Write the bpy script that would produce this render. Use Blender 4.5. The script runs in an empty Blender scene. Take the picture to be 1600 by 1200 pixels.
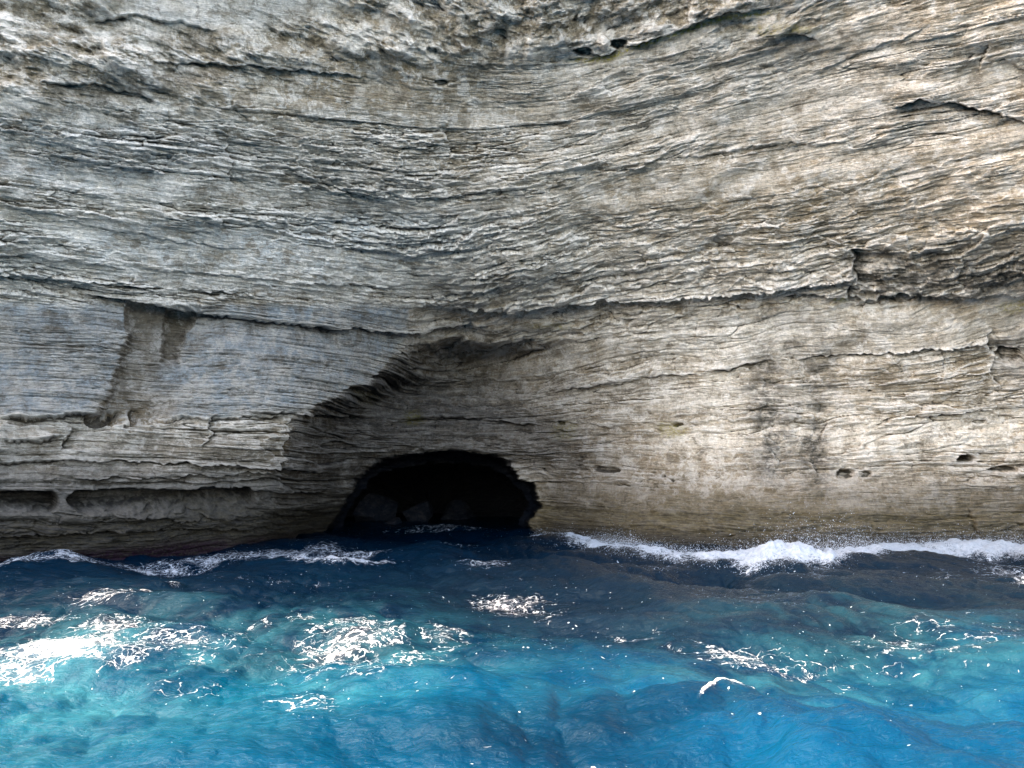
import bpy, math, numpy as np
F = np.float32
rng = np.random.default_rng(7)
scene = bpy.context.scene
COL = scene.collection

# ------------------------------------------------------------------ noise
def _h(ix, iy, iz, seed):
    n = (ix.astype(np.uint32) * np.uint32(374761393) + iy.astype(np.uint32) * np.uint32(668265263)
         + iz.astype(np.uint32) * np.uint32(2147483647 - 58) + np.uint32(seed * 1013904223 & 0xffffffff))
    n = (n ^ (n >> np.uint32(13))) * np.uint32(1274126177)
    n = (n ^ (n >> np.uint32(15))) * np.uint32(2246822519)
    return n ^ (n >> np.uint32(16))
def hf(ix, iy, seed=0):
    return (_h(ix.astype(np.int32), iy.astype(np.int32), np.zeros(1, np.int32), seed) & np.uint32(0xffff)).astype(F) / F(65535)
def n2(x, y, seed=0):
    """2-D gradient noise, about -1..1"""
    x = np.asarray(x, F); y = np.asarray(y, F)
    x0 = np.floor(x); y0 = np.floor(y)
    fx = x - x0; fy = y - y0
    ix = x0.astype(np.int32); iy = y0.astype(np.int32)
    u = fx * fx * fx * (fx * (fx * 6 - 15) + 10); v = fy * fy * fy * (fy * (fy * 6 - 15) + 10)
    def g(dx, dy):
        a = hf(ix + dx, iy + dy, seed) * F(6.2831853)
        return np.cos(a) * (fx - dx) + np.sin(a) * (fy - dy)
    a = g(0, 0); b = g(1, 0); c = g(0, 1); d = g(1, 1)
    return ((a + u * (b - a)) * (1 - v) + (c + u * (d - c)) * v) * F(1.5)
def fbm(x, y, o=4, seed=0, gain=.5, lac=2.03):
    s = 0; a = 1.; t = 0
    for i in range(o):
        s = s + a * n2(x, y, seed + i * 17); t += a
        x = x * lac + 3.1; y = y * lac - 1.7; a *= gain
    return s / t
def ridged(x, y, o=3, seed=0, gain=.5):
    s = 0; a = 1.; t = 0
    for i in range(o):
        s = s + a * (1 - np.abs(n2(x, y, seed + i * 13)) * 2); t += a
        x = x * 2.1 + 5.3; y = y * 2.1 + 1.9; a *= gain
    return s / t
def worley(x, y, seed=0):
    """F1, F2, cell hash"""
    x = np.asarray(x, F); y = np.asarray(y, F)
    ix = np.floor(x).astype(np.int32); iy = np.floor(y).astype(np.int32)
    f1 = np.full(x.shape, 9, F); f2 = f1.copy(); ch = np.zeros(x.shape, F)
    px_ = f1.copy(); py_ = f1.copy()
    for dx in (-1, 0, 1):
        for dy in (-1, 0, 1):
            cx = ix + dx; cy = iy + dy
            qx = cx + hf(cx, cy, seed); qy = cy + hf(cx, cy, seed + 5)
            ex = x - qx; ey = y - qy
            d = np.sqrt(ex * ex + ey * ey)
            m = d < f1
            f2 = np.where(m, f1, np.minimum(f2, d)); f1 = np.where(m, d, f1)
            ch = np.where(m, hf(cx, cy, seed + 9), ch)
            px_ = np.where(m, ex, px_); py_ = np.where(m, ey, py_)
    return f1, f2, ch, px_, py_
def ss(a, b, x):
    t = np.clip((x - a) / (b - a), 0, 1)
    return t * t * (3 - 2 * t)
def blur(a, n):
    """separable box blur, radius n"""
    for ax in (0, 1):
        p = np.concatenate([np.repeat(a.take([0], ax), n, ax), a, np.repeat(a.take([-1], ax), n + 1, ax)], ax)
        c = np.cumsum(p, axis=ax, dtype=np.float64)
        L = a.shape[ax]
        a = ((c.take(range(2 * n, 2 * n + L), ax) - (c.take(range(0, L), ax) - p.take(range(0, L), ax))) / (2 * n + 1)).astype(F)
    return a

# ------------------------------------------------------------------ camera frame
FP, TH, CH = 1155.0, math.atan(140 / 1155), 3.0        # focal length in photo pixels, pitch, eye height above the sea
def ray(px, py):
    u = (np.asarray(px, float) - 800) / FP; v = (600 - np.asarray(py, float)) / FP
    return u, math.cos(TH) - v * math.sin(TH), math.sin(TH) + v * math.cos(TH)
def at(px, py, Y):
    """the point of the place seen at a photo pixel, Y metres out"""
    x, y, z = ray(px, py)
    k = Y / y
    return x * k, y * k, CH + z * k
def sea(px, py):
    x, y, z = ray(px, py)
    k = -CH / z
    return x * k, y * k

def mesh_grid(name, P, attrs=None, keep=None, mat=None, wrap=False):
    """P (rows, cols, 3) -> one quad mesh object"""
    R, C_ = P.shape[:2]
    idx = np.arange(R * C_, dtype=np.int32).reshape(R, C_)
    q = np.stack([idx[:-1, :-1], idx[1:, :-1], idx[1:, 1:], idx[:-1, 1:]], -1).reshape(-1, 4)
    if keep is not None:
        k = keep.reshape(-1)
        q = q[k[q].all(1)]
    used = np.zeros(R * C_, bool); used[q] = True
    re = np.cumsum(used).astype(np.int32) - 1
    q = re[q]
    V = P.reshape(-1, 3)[used].astype(F)
    me = bpy.data.meshes.new(name)
    me.vertices.add(len(V)); me.vertices.foreach_set('co', V.ravel())
    me.loops.add(q.size); me.loops.foreach_set('vertex_index', q.ravel())
    me.polygons.add(len(q)); me.polygons.foreach_set('loop_start', np.arange(0, q.size, 4, dtype=np.int32))
    me.update(calc_edges=True)
    me.polygons.foreach_set('use_smooth', np.ones(len(q), bool))
    for k, a in (attrs or {}).items():
        if a.ndim == 3:
            t = me.attributes.new(k, 'FLOAT_VECTOR', 'POINT'); t.data.foreach_set('vector', a.reshape(-1, 3)[used].astype(F).ravel())
        else:
            t = me.attributes.new(k, 'FLOAT', 'POINT'); t.data.foreach_set('value', a.reshape(-1)[used].astype(F))
    if mat: me.materials.append(mat)
    o = bpy.data.objects.new(name, me); COL.objects.link(o)
    return o

# ------------------------------------------------------------------ node helper
class NT:
    def __init__(s, name):
        s.m = bpy.data.materials.new(name); s.m.use_nodes = True
        s.t = s.m.node_tree; s.t.nodes.clear()
        s.out = s.t.nodes.new('ShaderNodeOutputMaterial')
    def n(s, typ, **kw):
        nd = s.t.nodes.new('ShaderNode' + typ)
        for k, v in kw.items(): setattr(nd, k, v)
        return nd
    def set(s, sock, v):
        if isinstance(v, bpy.types.NodeSocket): s.t.links.new(v, sock)
        elif isinstance(v, (tuple, list)) and len(v) == 3 and sock.type == 'RGBA': sock.default_value = (*v, 1)
        else: sock.default_value = v
    def attr(s, name, vec=False):
        a = s.n('Attribute'); a.attribute_name = name
        return a.outputs['Vector'] if vec else a.outputs['Fac']
    def math(s, op, a, b=0., c=0., clamp=False):
        m = s.n('Math', operation=op, use_clamp=clamp)
        for i, v in enumerate((a, b, c)): s.set(m.inputs[i], v)
        return m.outputs[0]
    def mix(s, f, a, b, mode='MIX'):
        m = s.n('Mix', data_type='RGBA', blend_type=mode)
        s.set(m.inputs[0], f); s.set(m.inputs[6], a); s.set(m.inputs[7], b)
        return m.outputs[2]
    def ramp(s, f, a, b, lo=0., hi=1., smooth=True):
        m = s.n('MapRange', interpolation_type='SMOOTHSTEP' if smooth else 'LINEAR')
        for i, v in enumerate((f, a, b, lo, hi)): s.set(m.inputs[i], v)
        return m.outputs[0]
    def scale(s, v, sc):
        m = s.n('Mapping'); s.set(m.inputs[0], v); m.inputs['Scale'].default_value = sc
        return m.outputs[0]
    def noise(s, v, sc=1., det=4., rough=.55, dist=0., kind='FBM'):
        m = s.n('TexNoise', noise_type=kind) ; s.set(m.inputs['Vector'], v); m.inputs['Scale'].default_value = sc
        m.inputs['Detail'].default_value = det; m.inputs['Roughness'].default_value = rough; m.inputs['Distortion'].default_value = dist
        return m.outputs['Fac']
    def bump(s, h, dist, strength=1., normal=None):
        b = s.n('Bump'); b.inputs['Distance'].default_value = dist; b.inputs['Strength'].default_value = strength
        s.set(b.inputs['Height'], h)
        if normal: s.set(b.inputs['Normal'], normal)
        return b.outputs[0]

# ------------------------------------------------------------------ ROCK MATERIAL
def rock_material(name, plain=False):
    t = NT(name)
    geo = t.n('NewGeometry')
    pos = geo.outputs['Position']
    bed = t.attr('bed', True) if not plain else pos
    cav = t.attr('cav'); dark = t.attr('stain_shade'); pale = t.attr('pale'); brown = t.attr('brown')
    wet = t.attr('wet'); lich = t.attr('lichen'); rough_w = t.attr('blotch'); cool = t.attr('cool'); algae = t.attr('algae')
    # grain stretched along the beds and plain grain
    g1 = t.noise(t.scale(bed, (.35, 3.2, 1)), 1.6, 6, .65, .4)
    g2 = t.noise(t.scale(bed, (1.1, 9., 1)), 2.2, 5, .65)
    g3 = t.noise(t.scale(bed, (3.5, 26., 1)), 2.0, 3, .6)
    p1 = t.noise(pos, .55, 7, .62, .6)
    p2 = t.noise(pos, 2.4, 6, .68, .3)
    p3 = t.noise(pos, 9., 5, .7)
    base = t.mix(t.ramp(g1, .36, .64), (.50, .43, .335), (.86, .80, .71))
    base = t.mix(t.ramp(p1, .42, .66, 0, .7), base, (.41, .365, .295))
    base = t.mix(t.math('MULTIPLY', t.ramp(p2, .46, .70), .75), base, (.86, .815, .735))
    big = t.noise(t.scale(bed, (.16, .55, 1)), 1., 5, .6, .5)
    base = t.mix(t.ramp(big, .50, .36, 0, .65), base, (.36, .31, .235))
    base = t.mix(t.ramp(big, .52, .68, 0, .6), base, (.84, .79, .70))
    # brown iron staining along some beds
    base = t.mix(t.math('MULTIPLY', t.ramp(g2, .50, .64), .50), base, (.33, .24, .14))
    # thin grey partings
    base = t.mix(t.math('MULTIPLY', t.ramp(g3, .46, .36), .50), base, (.20, .18, .15))
    base = t.mix(t.math('MULTIPLY', cool, t.ramp(p2, .3, .6, .35, .9)), base, t.mix(t.ramp(g2, .35, .65), (.36, .42, .47), (.70, .79, .86)))
    base = t.mix(t.math('MULTIPLY', brown, t.ramp(p2, .3, .6, .45, .95)), base, t.mix(t.ramp(g2, .35, .65), (.19, .145, .09), (.34, .275, .185)))
    base = t.mix(pale, base, t.mix(t.ramp(p2, .35, .65), (.66, .63, .57), (.84, .82, .78)))
    chalk = t.ramp(t.noise(pos, .62, 8, .7, 1.), .52, .40)
    base = t.mix(t.math('MULTIPLY', t.math('MULTIPLY', t.ramp(rough_w, 0, 1, .40, 1.), chalk), .8), base, (.93, .885, .81))
    # blotches of grey-brown crust high up under the roof
    bl = t.math('MULTIPLY', rough_w, t.ramp(t.noise(pos, .9, 8, .72, .8), .44, .58))
    base = t.mix(t.math('MULTIPLY', bl, .85), base, t.mix(t.ramp(p3, .35, .65), (.12, .10, .07), (.36, .31, .23)))
    f1 = t.noise(t.scale(bed, (.42, 1.5, 1)), 1.5, 12, .78, .25)
    f2 = t.noise(pos, 1.3, 12, .80, .2)
    base = t.mix(t.math('MULTIPLY', t.ramp(f1, .475, .42), .60), base, t.mix(t.ramp(p2, .4, .6), (.20, .165, .115), (.25, .235, .20)))
    base = t.mix(t.math('MULTIPLY', t.ramp(f2, .50, .57), .72), base, (.92, .885, .83))
    base = t.mix(t.math('MULTIPLY', t.ramp(f2, .455, .41), .62), base, (.19, .165, .13))
    # dirt kept in hollows, scoured edges
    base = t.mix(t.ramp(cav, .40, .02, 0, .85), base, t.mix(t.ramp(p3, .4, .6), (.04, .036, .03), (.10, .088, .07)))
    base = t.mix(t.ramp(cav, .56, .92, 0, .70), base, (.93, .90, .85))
    dk = t.math('MULTIPLY', dark, t.ramp(t.noise(t.scale(bed, (.8, 1.6, 1)), 2., 6, .7), .38, .58, .15, 1.))
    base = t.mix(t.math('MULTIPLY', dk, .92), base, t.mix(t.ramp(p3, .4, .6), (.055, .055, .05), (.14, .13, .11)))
    base = t.mix(t.math('MULTIPLY', lich, t.ramp(p3, .40, .58)), base, (.30, .27, .05))
    base = t.mix(t.math('MULTIPLY', wet, .9), base, t.mix(t.ramp(g2, .35, .65), (.055, .046, .026), (.20, .17, .098)))
    base = t.mix(t.math('MULTIPLY', algae, t.ramp(p3, .35, .55)), base, (.06, .018, .028))
    base = t.mix(t.math('MULTIPLY', t.attr('painted_shade'), .97), base, (.008, .011, .018))  # painted shade, almost black
    fine = t.ramp(p3, .3, .7, .72, 1.22, smooth=False)
    base = t.mix(1., base, t.n('CombineXYZ').outputs[0], 'MIX') if False else base
    v = t.n('HueSaturation'); t.set(v.inputs['Color'], base); t.set(v.inputs['Value'], fine); v.inputs['Saturation'].default_value = 1.32
    b = t.n('BsdfPrincipled')
    t.set(b.inputs['Base Color'], v.outputs[0])
    t.set(b.inputs['Roughness'], t.ramp(wet, 0, 1, .82, .5))
    t.set(b.inputs['Specular IOR Level'], t.ramp(t.attr('painted_shade'), 0, 1, .25, .01))
    h = t.math('ADD', t.math('MULTIPLY', g2, .55), t.math('MULTIPLY', g3, .30))
    h = t.math('ADD', h, t.math('MULTIPLY', p3, .28))
    h = t.math('ADD', h, t.math('MULTIPLY', t.noise(pos, 26., 4, .7), .12))
    t.set(b.inputs['Normal'], t.bump(h, .16, 1.))
    t.t.links.new(b.outputs[0], t.out.inputs[0])
    return t.m
ROCK = rock_material('limestone')

# ------------------------------------------------------------------ CLIFF
us = np.concatenate([np.linspace(-900, -60, 130, endpoint=False), np.arange(-60, 1660, 1.45), np.linspace(1660, 2500, 130)])
vs = np.concatenate([np.linspace(-420, -30, 110, endpoint=False), np.arange(-30, 900, 1.05), np.linspace(900, 1010, 24)])
U, Vv = np.meshgrid(us, vs)
def wl(px, py): return float(sea(px, py)[1])
ctl = []
rows = {   # photo row -> distance of the wall at photo columns
    -420: [(-900, 20.5), (-300, 20.5), (200, 20.5), (800, 21.3), (1400, 20.5), (1900, 19.5), (2500, 18)],
    -150: [(-900, 20.5), (-300, 20), (200, 21), (800, 22.6), (1400, 21.2), (1900, 19), (2500, 18)],
    0:   [(-900, 20.5), (-300, 20), (0, 20.5), (400, 22.8), (800, 24.3), (1200, 23.6), (1600, 21.3), (1900, 19.5), (2500, 18)],
    200: [(-900, 20.5), (-300, 20), (0, 21.6), (400, 24.8), (800, 27.2), (1200, 26), (1600, 23), (1900, 21), (2500, 18)],
    400: [(-900, 20.5), (-300, 20.5), (0, 22.8), (400, 27), (800, 30), (1200, 28), (1600, 25), (1900, 23), (2500, 18)],
    500: [(-900, 20.5), (-300, 21.6), (0, 24), (400, 28.3), (800, 33.5), (1200, 30.5), (1600, 27.5), (2500, 20)],
    600: [(-900, 20.5), (-300, 21.6), (0, 24.3), (300, 27.2), (480, 29.5), (620, 34.5), (750, 37), (900, 35.5), (1200, 31.3), (1600, 29), (2500, 21)],
    700: [(-900, 20.5), (-300, 21.4), (0, 24), (300, 27.2), (480, 30), (590, 33.5), (700, 37.2), (850, 37), (1000, 34.2), (1250, 31), (1600, 29.6), (2500, 22)],
    780: [(-900, 20.5), (-300, 21.4), (0, 24), (300, 27.6), (480, 31), (560, 34.5), (850, 37.8), (1000, 33.3), (1250, 30.6), (1600, 30), (2500, 22.5)],
    850: [(-900, 20.5), (-300, 21.8), (0, 24.3), (300, 28.8), (430, 32), (520, 36.5), (840, 38), (1000, 32.3), (1250, 30.2), (1600, 30.6), (2500, 23)],
    1000: [(-900, 20.5), (0, 24.8), (430, 33.5), (840, 38), (1250, 30.2), (1600, 31), (2500, 23)],
}
for py, l in rows.items():
    for px, d in l: ctl.append((px, py, d))
ctl = np.array(ctl, float)
def tps(c, X, Y):
    S = 400.
    p = c[:, :2] / S
    def k(r2): return np.where(r2 > 0, r2 * np.log(np.maximum(r2, 1e-12)), 0)
    r2 = ((p[:, None] - p[None]) ** 2).sum(-1)
    A = np.zeros((len(p) + 3, len(p) + 3)); A[:len(p), :len(p)] = k(r2) + np.eye(len(p)) * .02
    A[:len(p), -3] = 1; A[:len(p), -2:] = p; A[-3, :len(p)] = 1; A[-2:, :len(p)] = p.T
    w = np.linalg.solve(A, np.concatenate([c[:, 2], [0, 0, 0]]))
    X = X / S; Y = Y / S
    o = w[-3] + w[-2] * X + w[-1] * Y
    for i in range(len(p)):
        o = o + w[i] * k((X - p[i, 0]) ** 2 + (Y - p[i, 1]) ** 2)
    return o
cu = np.linspace(-900, 2500, 240); cv = np.linspace(-420, 1010, 130)
CU, CV = np.meshgrid(cu, cv)
Dc = tps(ctl, CU, CV)
def up(Dc, U, V):
    a = (U - cu[0]) / (cu[1] - cu[0]); b = (V - cv[0]) / (cv[1] - cv[0])
    i = np.clip(np.floor(b).astype(int), 1, len(cv) - 3); j = np.clip(np.floor(a).astype(int), 1, len(cu) - 3)
    fb = b - i; fa = a - j
    def w(f): return [-.5 * f + f * f - .5 * f ** 3, 1 - 2.5 * f * f + 1.5 * f ** 3, .5 * f + 2 * f * f - 1.5 * f ** 3, -.5 * f * f + .5 * f ** 3]
    wb, wa = w(fb), w(fa); o = 0
    for m in range(4):
        r = 0
        for n in range(4): r = r + wa[n] * Dc[i + m - 1, j + n - 1]
        o = o + wb[m] * r
    return o
D = up(Dc, U, Vv)

# wobble so that no authored outline is smooth
W1 = fbm(U / 60, Vv / 34, 4, 3); W2 = fbm(U / 17, Vv / 7, 3, 4); WX = fbm(U / 45, Vv / 22, 4, 31)
Ux = U + 16 * W1 + 5 * W2; Vx = Vv + 7 * WX + 2.5 * fbm(U / 14, Vv / 9, 2, 8)
def pl(pts, x):
    a = np.array(pts, float); return np.interp(x, a[:, 0], a[:, 1])
def fade(x, a, b, s=30): return ss(a - s, a + s, x) * (1 - ss(b - s, b + s, x))

# the corner right of the pale left face turns into the recess above the cave
edge = pl([(480, 640), (545, 632), (560, 618), (600, 575), (628, 500), (650, 460), (735, 445), (800, 430), (860, 400)], Vx)  # column of the corner at each row
w = fade(Vx, 552, 900, 14)
dx = U + 9 * W1 - edge
D += w * 3.0 * ss(0, 95, dx) * (1 - ss(95, 330, dx))
# second, shallow corner far left
edge2 = pl([(470, 205), (520, 195), (580, 182), (640, 150), (700, 120)], Vx)
e2m = fade(Vx, 484, 655, 10)
D += e2m * (.65 * ss(0, 16, Ux - edge2) * (1 - ss(60, 160, Ux - edge2)))
edge3 = pl([(470, 283), (520, 276), (580, 262)], Vx)
e3m = fade(Vx, 492, 565, 8)
D += e3m * .5 * (1 - ss(0, 10, np.abs(Ux - edge3 + 2) - 4))

# the cave mouth
CAVE = np.array([(418, 1020), (424, 866), (445, 853), (480, 846), (505, 836), (524, 812), (533, 790), (545, 765), (566, 742), (590, 723), (640, 713), (700, 708), (760, 713),
                 (798, 728), (814, 748), (832, 757), (838, 775), (845, 790), (838, 803), (826, 815), (832, 832), (836, 870), (838, 1020)], float)
def sdf(poly, X, Y):
    d = np.full(X.shape, 1e9); ins = np.zeros(X.shape, bool)
    n = len(poly)
    for i in range(n):
        ax, ay = poly[i]; bx, by = poly[(i + 1) % n]
        ex, ey = bx - ax, by - ay
        t = np.clip(((X - ax) * ex + (Y - ay) * ey) / (ex * ex + ey * ey), 0, 1)
        d = np.minimum(d, (X - ax - t * ex) ** 2 + (Y - ay - t * ey) ** 2)
        c = ((ay > Y) != (by > Y)) & (X < (bx - ax) * (Y - ay) / (by - ay + 1e-9) + ax)
        ins ^= c
    d = np.sqrt(d)
    return np.where(ins, -d, d)
cav_jit = 3 * fbm(U / 26, Vv / 9, 3, 77) + 2.2 * (hf(np.floor(Vv / 8 + fbm(U / 60, Vv / 30, 2, 9)), np.floor(U / 400), 3) - .5)
sd = sdf(CAVE, U + .0, Vv + .0) + cav_jit
inside = ss(1, -7, sd)
D += 3.6 * inside
D += .5 * (1 - ss(0, 50, sd)) * ss(690, 740, Vv)
keep = sd > -16

BX, BY, BZ = at(U, Vv, D)
P = np.stack([BX, BY, BZ], -1)
gu = np.gradient(P, axis=1); gv = np.gradient(P, axis=0)
Nn = np.cross(gu, gv); Nn /= np.linalg.norm(Nn, axis=-1, keepdims=True) + 1e-9
flip = (Nn * (P - np.array([0, 0, CH]))).sum(-1) > 0
Nn[flip] *= -1
Ns = np.stack([blur(Nn[..., i].astype(F), 5) for i in range(3)], -1)
Ns /= np.linalg.norm(Ns, axis=-1, keepdims=True) + 1e-9

X, Y, Z = BX.astype(F), BY.astype(F), BZ.astype(F)
az = np.arctan2(X, Y)
S = 30 * az + .35 * (Y - 28) * np.sign(X) * 0
# ---- bedding: heights of the beds, dipping up to the right in the upper set
dip = ss(10.0, 13.0, Z) * ss(-3, 6, X)
upz = ss(6.5, 16.5, Z) * 1.15
Bz = Z - upz * ((.22 + .30 * ss(-6, 3, X)) * (Y - 28) + .22 * np.log1p(np.exp(np.clip((X - .5) / 2.2, -20, 20))) * 2.2) - ss(3.4, 5.6, Z) * .06 * np.log1p(np.exp(np.clip(X / 1.5, -20, 20))) * 1.5 + .01 * X
Bz = Bz + (.38 - .1 * upz) * fbm(S / 9, Z / 6, 3, 11) + .05 * fbm(S / 2.6, Z / .9, 3, 12)
# low-angle cross sets on the right
cross = ss(.05, .35, fbm(S / 12 + 4, Z / 2.2, 2, 15)) * ss(-2, 4, X)
Bc = Bz + .17 * fbm(S / 5, Bz / 1.7, 2, 15) * ss(-2, 4, X)

def beds(t, seed, ln, sharp=7):
    """t in bed thicknesses -> protrusion 0..1 varying bed by bed and along each bed; groove between beds"""
    t = t + .38 * n2(t * .73, t * 0 + seed, seed)
    k = np.floor(t); f = t - k
    prot = hf(k, k * 0 + 3, seed)
    along = n2(S / ln + k * 7.31, k * 3.17, seed + 1) + .5 * n2(S / (ln * .31) + k * 3.31, k * 5.17, seed + 2)
    groove = np.abs(2 * f - 1) ** sharp
    lens = .5 + .5 * n2(S / (ln * 1.7) + k * 1.9, k * 2.3, seed + 3)
    return prot + .55 * along, groove * np.clip(lens * 1.6, .15, 1.3), f
a1, g1, f1 = beds(Bz / 1.15, 101, 7, 9)
a2, g2, f2 = beds(Bc / .42, 202, 4, 7)
a3, g3, f3 = beds(Bc / .19, 303, 6.0, 5)

U_, V_ = U.astype(F), Vv.astype(F)
# ---- zones (all on the rock, by place)
blot = np.clip(ss(330, 90, V_ + .16 * U_ + 40 * fbm(U_ / 160, V_ / 90, 3, 41)) * (1 - ss(820, 1150, U_ + .8 * V_)) + .9 * ss(110, 30, V_ + 30 * W1) * (1 - ss(1150, 1420, U_)), 0, 1)
left_face = fade(V_ + 6 * W1, 478, 652, 8) * (1 - ss(-6, 10, Ux - np.minimum(edge, 640)))      # fine even laminae
rib = fade(V_ + .02 * U_, 345, 480, 22) * (1 - ss(700, 1000, U_))                       # crumbly ribbed beds
low_right = ss(655, 700, V_) * ss(850, 930, U_)
smooth_r = ss(735, 775, V_ + 4 * W1) * ss(850, 900, U_)
up_right = ss(330, 240, V_ - .05 * U_) * ss(760, 1000, U_)
low_left = ss(648, 668, V_) * (1 - ss(500, 620, U_))

patch = ss(-.32, .30, fbm(S / 5.5, Bz / 1.5, 3, 500))
patch2 = ss(-.25, .25, fbm(S / 3.2 + 5, Bz / .8, 3, 501))
def blob_(px, py, rx, ry): return ss(1.4, .6, np.hypot((U_ + 14 * W1 - px) / rx, (V_ + 8 * W1 - py) / ry))
lay = (1 - .45 * ss(420, 260, V_ - .05 * U_) * ss(700, 950, U_) - .88 * blot * .99 - .45 * smooth_r - .35 * low_right * (1 - smooth_r)) * (.45 + .65 * patch)
fin = (.25 + .85 * patch2) * (1 - .5 * up_right) * (1 - .3 * low_right)
disp = .26 * (a1 - .5) * lay * (1 - .6 * left_face - .35 * up_right) + .11 * (a2 - .5) * lay * (1 - .65 * left_face) + .062 * (a3 - .5) * lay * (1 + .3 * left_face)
disp -= .15 * g1 * lay * (1 - .7 * left_face - .5 * smooth_r)
disp -= .055 * fin * g2 * lay * (1 - .3 * left_face - .3 * smooth_r)
disp -= .07 * g3 * (.4 + .6 * fin) * (1 - blot) * (1 + .2 * left_face)
# chipped facets
w1 = worley(S / 1.5 + .6 * fbm(S / 1.2, Bz / .8, 2, 51), Bc / .5 + .5 * fbm(S / 1.4, Bz / .5, 2, 52), 61)
fac = (w1[2] - .5) * .9 + (hf(np.floor(w1[2] * 9973), np.floor(w1[2] * 317), 1) - .5) * 1.6 * w1[3] + w1[4] * 1.1
disp += .075 * fac * (1 - .7 * blot) * (1 - .75 * left_face) * (1 - .5 * smooth_r)
w2 = worley(S / .5 + .5 * fbm(S / .5, Bz / .3, 2, 53), Bc / .2 + .5 * fbm(S / .6, Bz / .2, 2, 54), 62)
fac2 = (w2[2] - .5) + w2[4] * 1.3
disp += .038 * fac2 * (1 - .5 * blot) * (1 - .7 * left_face) * (1 - .4 * smooth_r) * (1 + .6 * rib)
disp -= .05 * ss(.07, 0, w1[1] - w1[0]) * ss(.1, .5, fbm(S / 3, Bz / 3, 2, 90) + .25) * (1 - left_face)
a4, g4, f4 = beds(Bc / .10, 404, 3.2, 3)
disp += (.030 * (a4 - .5) - .036 * g4) * (1 - .9 * blot) * fin
disp += .05 * (ridged(S / 1.1, Bc / .13, 3, 405) - .4) * (1 - .8 * blot) * (1 - .5 * smooth_r) * (.4 + .8 * patch)
# long open partings
cr = np.abs(fbm(S / 5.5, Bc / .55, 3, 71)); disp -= .17 * ss(.04, 0, cr) * ss(-.15, .2, fbm(S / 7, Bz / 2, 2, 72)) * (1 - blot) * (1 - .6 * left_face)
cr2 = np.abs(fbm(S / 2.6 + 9, Bc / .26, 3, 73)); disp -= .045 * ss(.06, 0, cr2) * (1 - blot)
# general relief
disp += .50 * fbm(S / 5.5, Z / 2.6, 4, 81) * (1 - .8 * left_face) + .16 * fbm(S / 1.3, Z / .6, 3, 82) * (1 - .7 * left_face)
# roof crust: knobs, hollows, pits
ZB = Z + .12 * X * np.where(X < 0, 1, -1.2)
r1 = fbm(X / 2.2, ZB / 1.0, 5, 83); r2 = ridged(X / .9 + .5 * r1, ZB / .42 + r1, 5, 84)
disp += blot * (.70 * r1 + .24 * r2 + .09 * fbm(X / .25, ZB / .16, 4, 85))
w3 = worley(X / 1.2 + r1, ZB / .55 + r2 * .4, 63)
disp -= blot * .22 * ss(.45, .05, w3[0]) * (w3[2] > .45)
disp += up_right * (.17 * ridged(S / 4.5, Bc / .8, 5, 86) + .12 * fbm(S / 1.3, Bc / .4, 4, 87))
# smooth pale plaster patch at the top
pale_top = ss(1, .55, np.hypot((Ux - 350) / 215, (Vx - 4) / 52)) + .0
disp *= (1 - .75 * np.clip(pale_top, 0, 1)); disp -= .25 * np.clip(pale_top, 0, 1)
# ribbed rows: rounded drips under each bed
rz = np.clip(fade(V_ - .04 * U_, 170, 455, 40) * (1 - ss(760, 1050, U_)) + .9 * blob_(1450, 410, 190, 70) + .6 * blob_(1220, 650, 70, 120) + .5 * blob_(1100, 380, 160, 60), 0, 1) * (.35 + .9 * patch2)
disp += rz * (.10 * ridged(S / .9 + W1, Bz / .34, 4, 88) + .06 * fac + .07 * fac2 + .05 * fbm(S / .22, Bz / .12, 3, 89))

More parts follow.
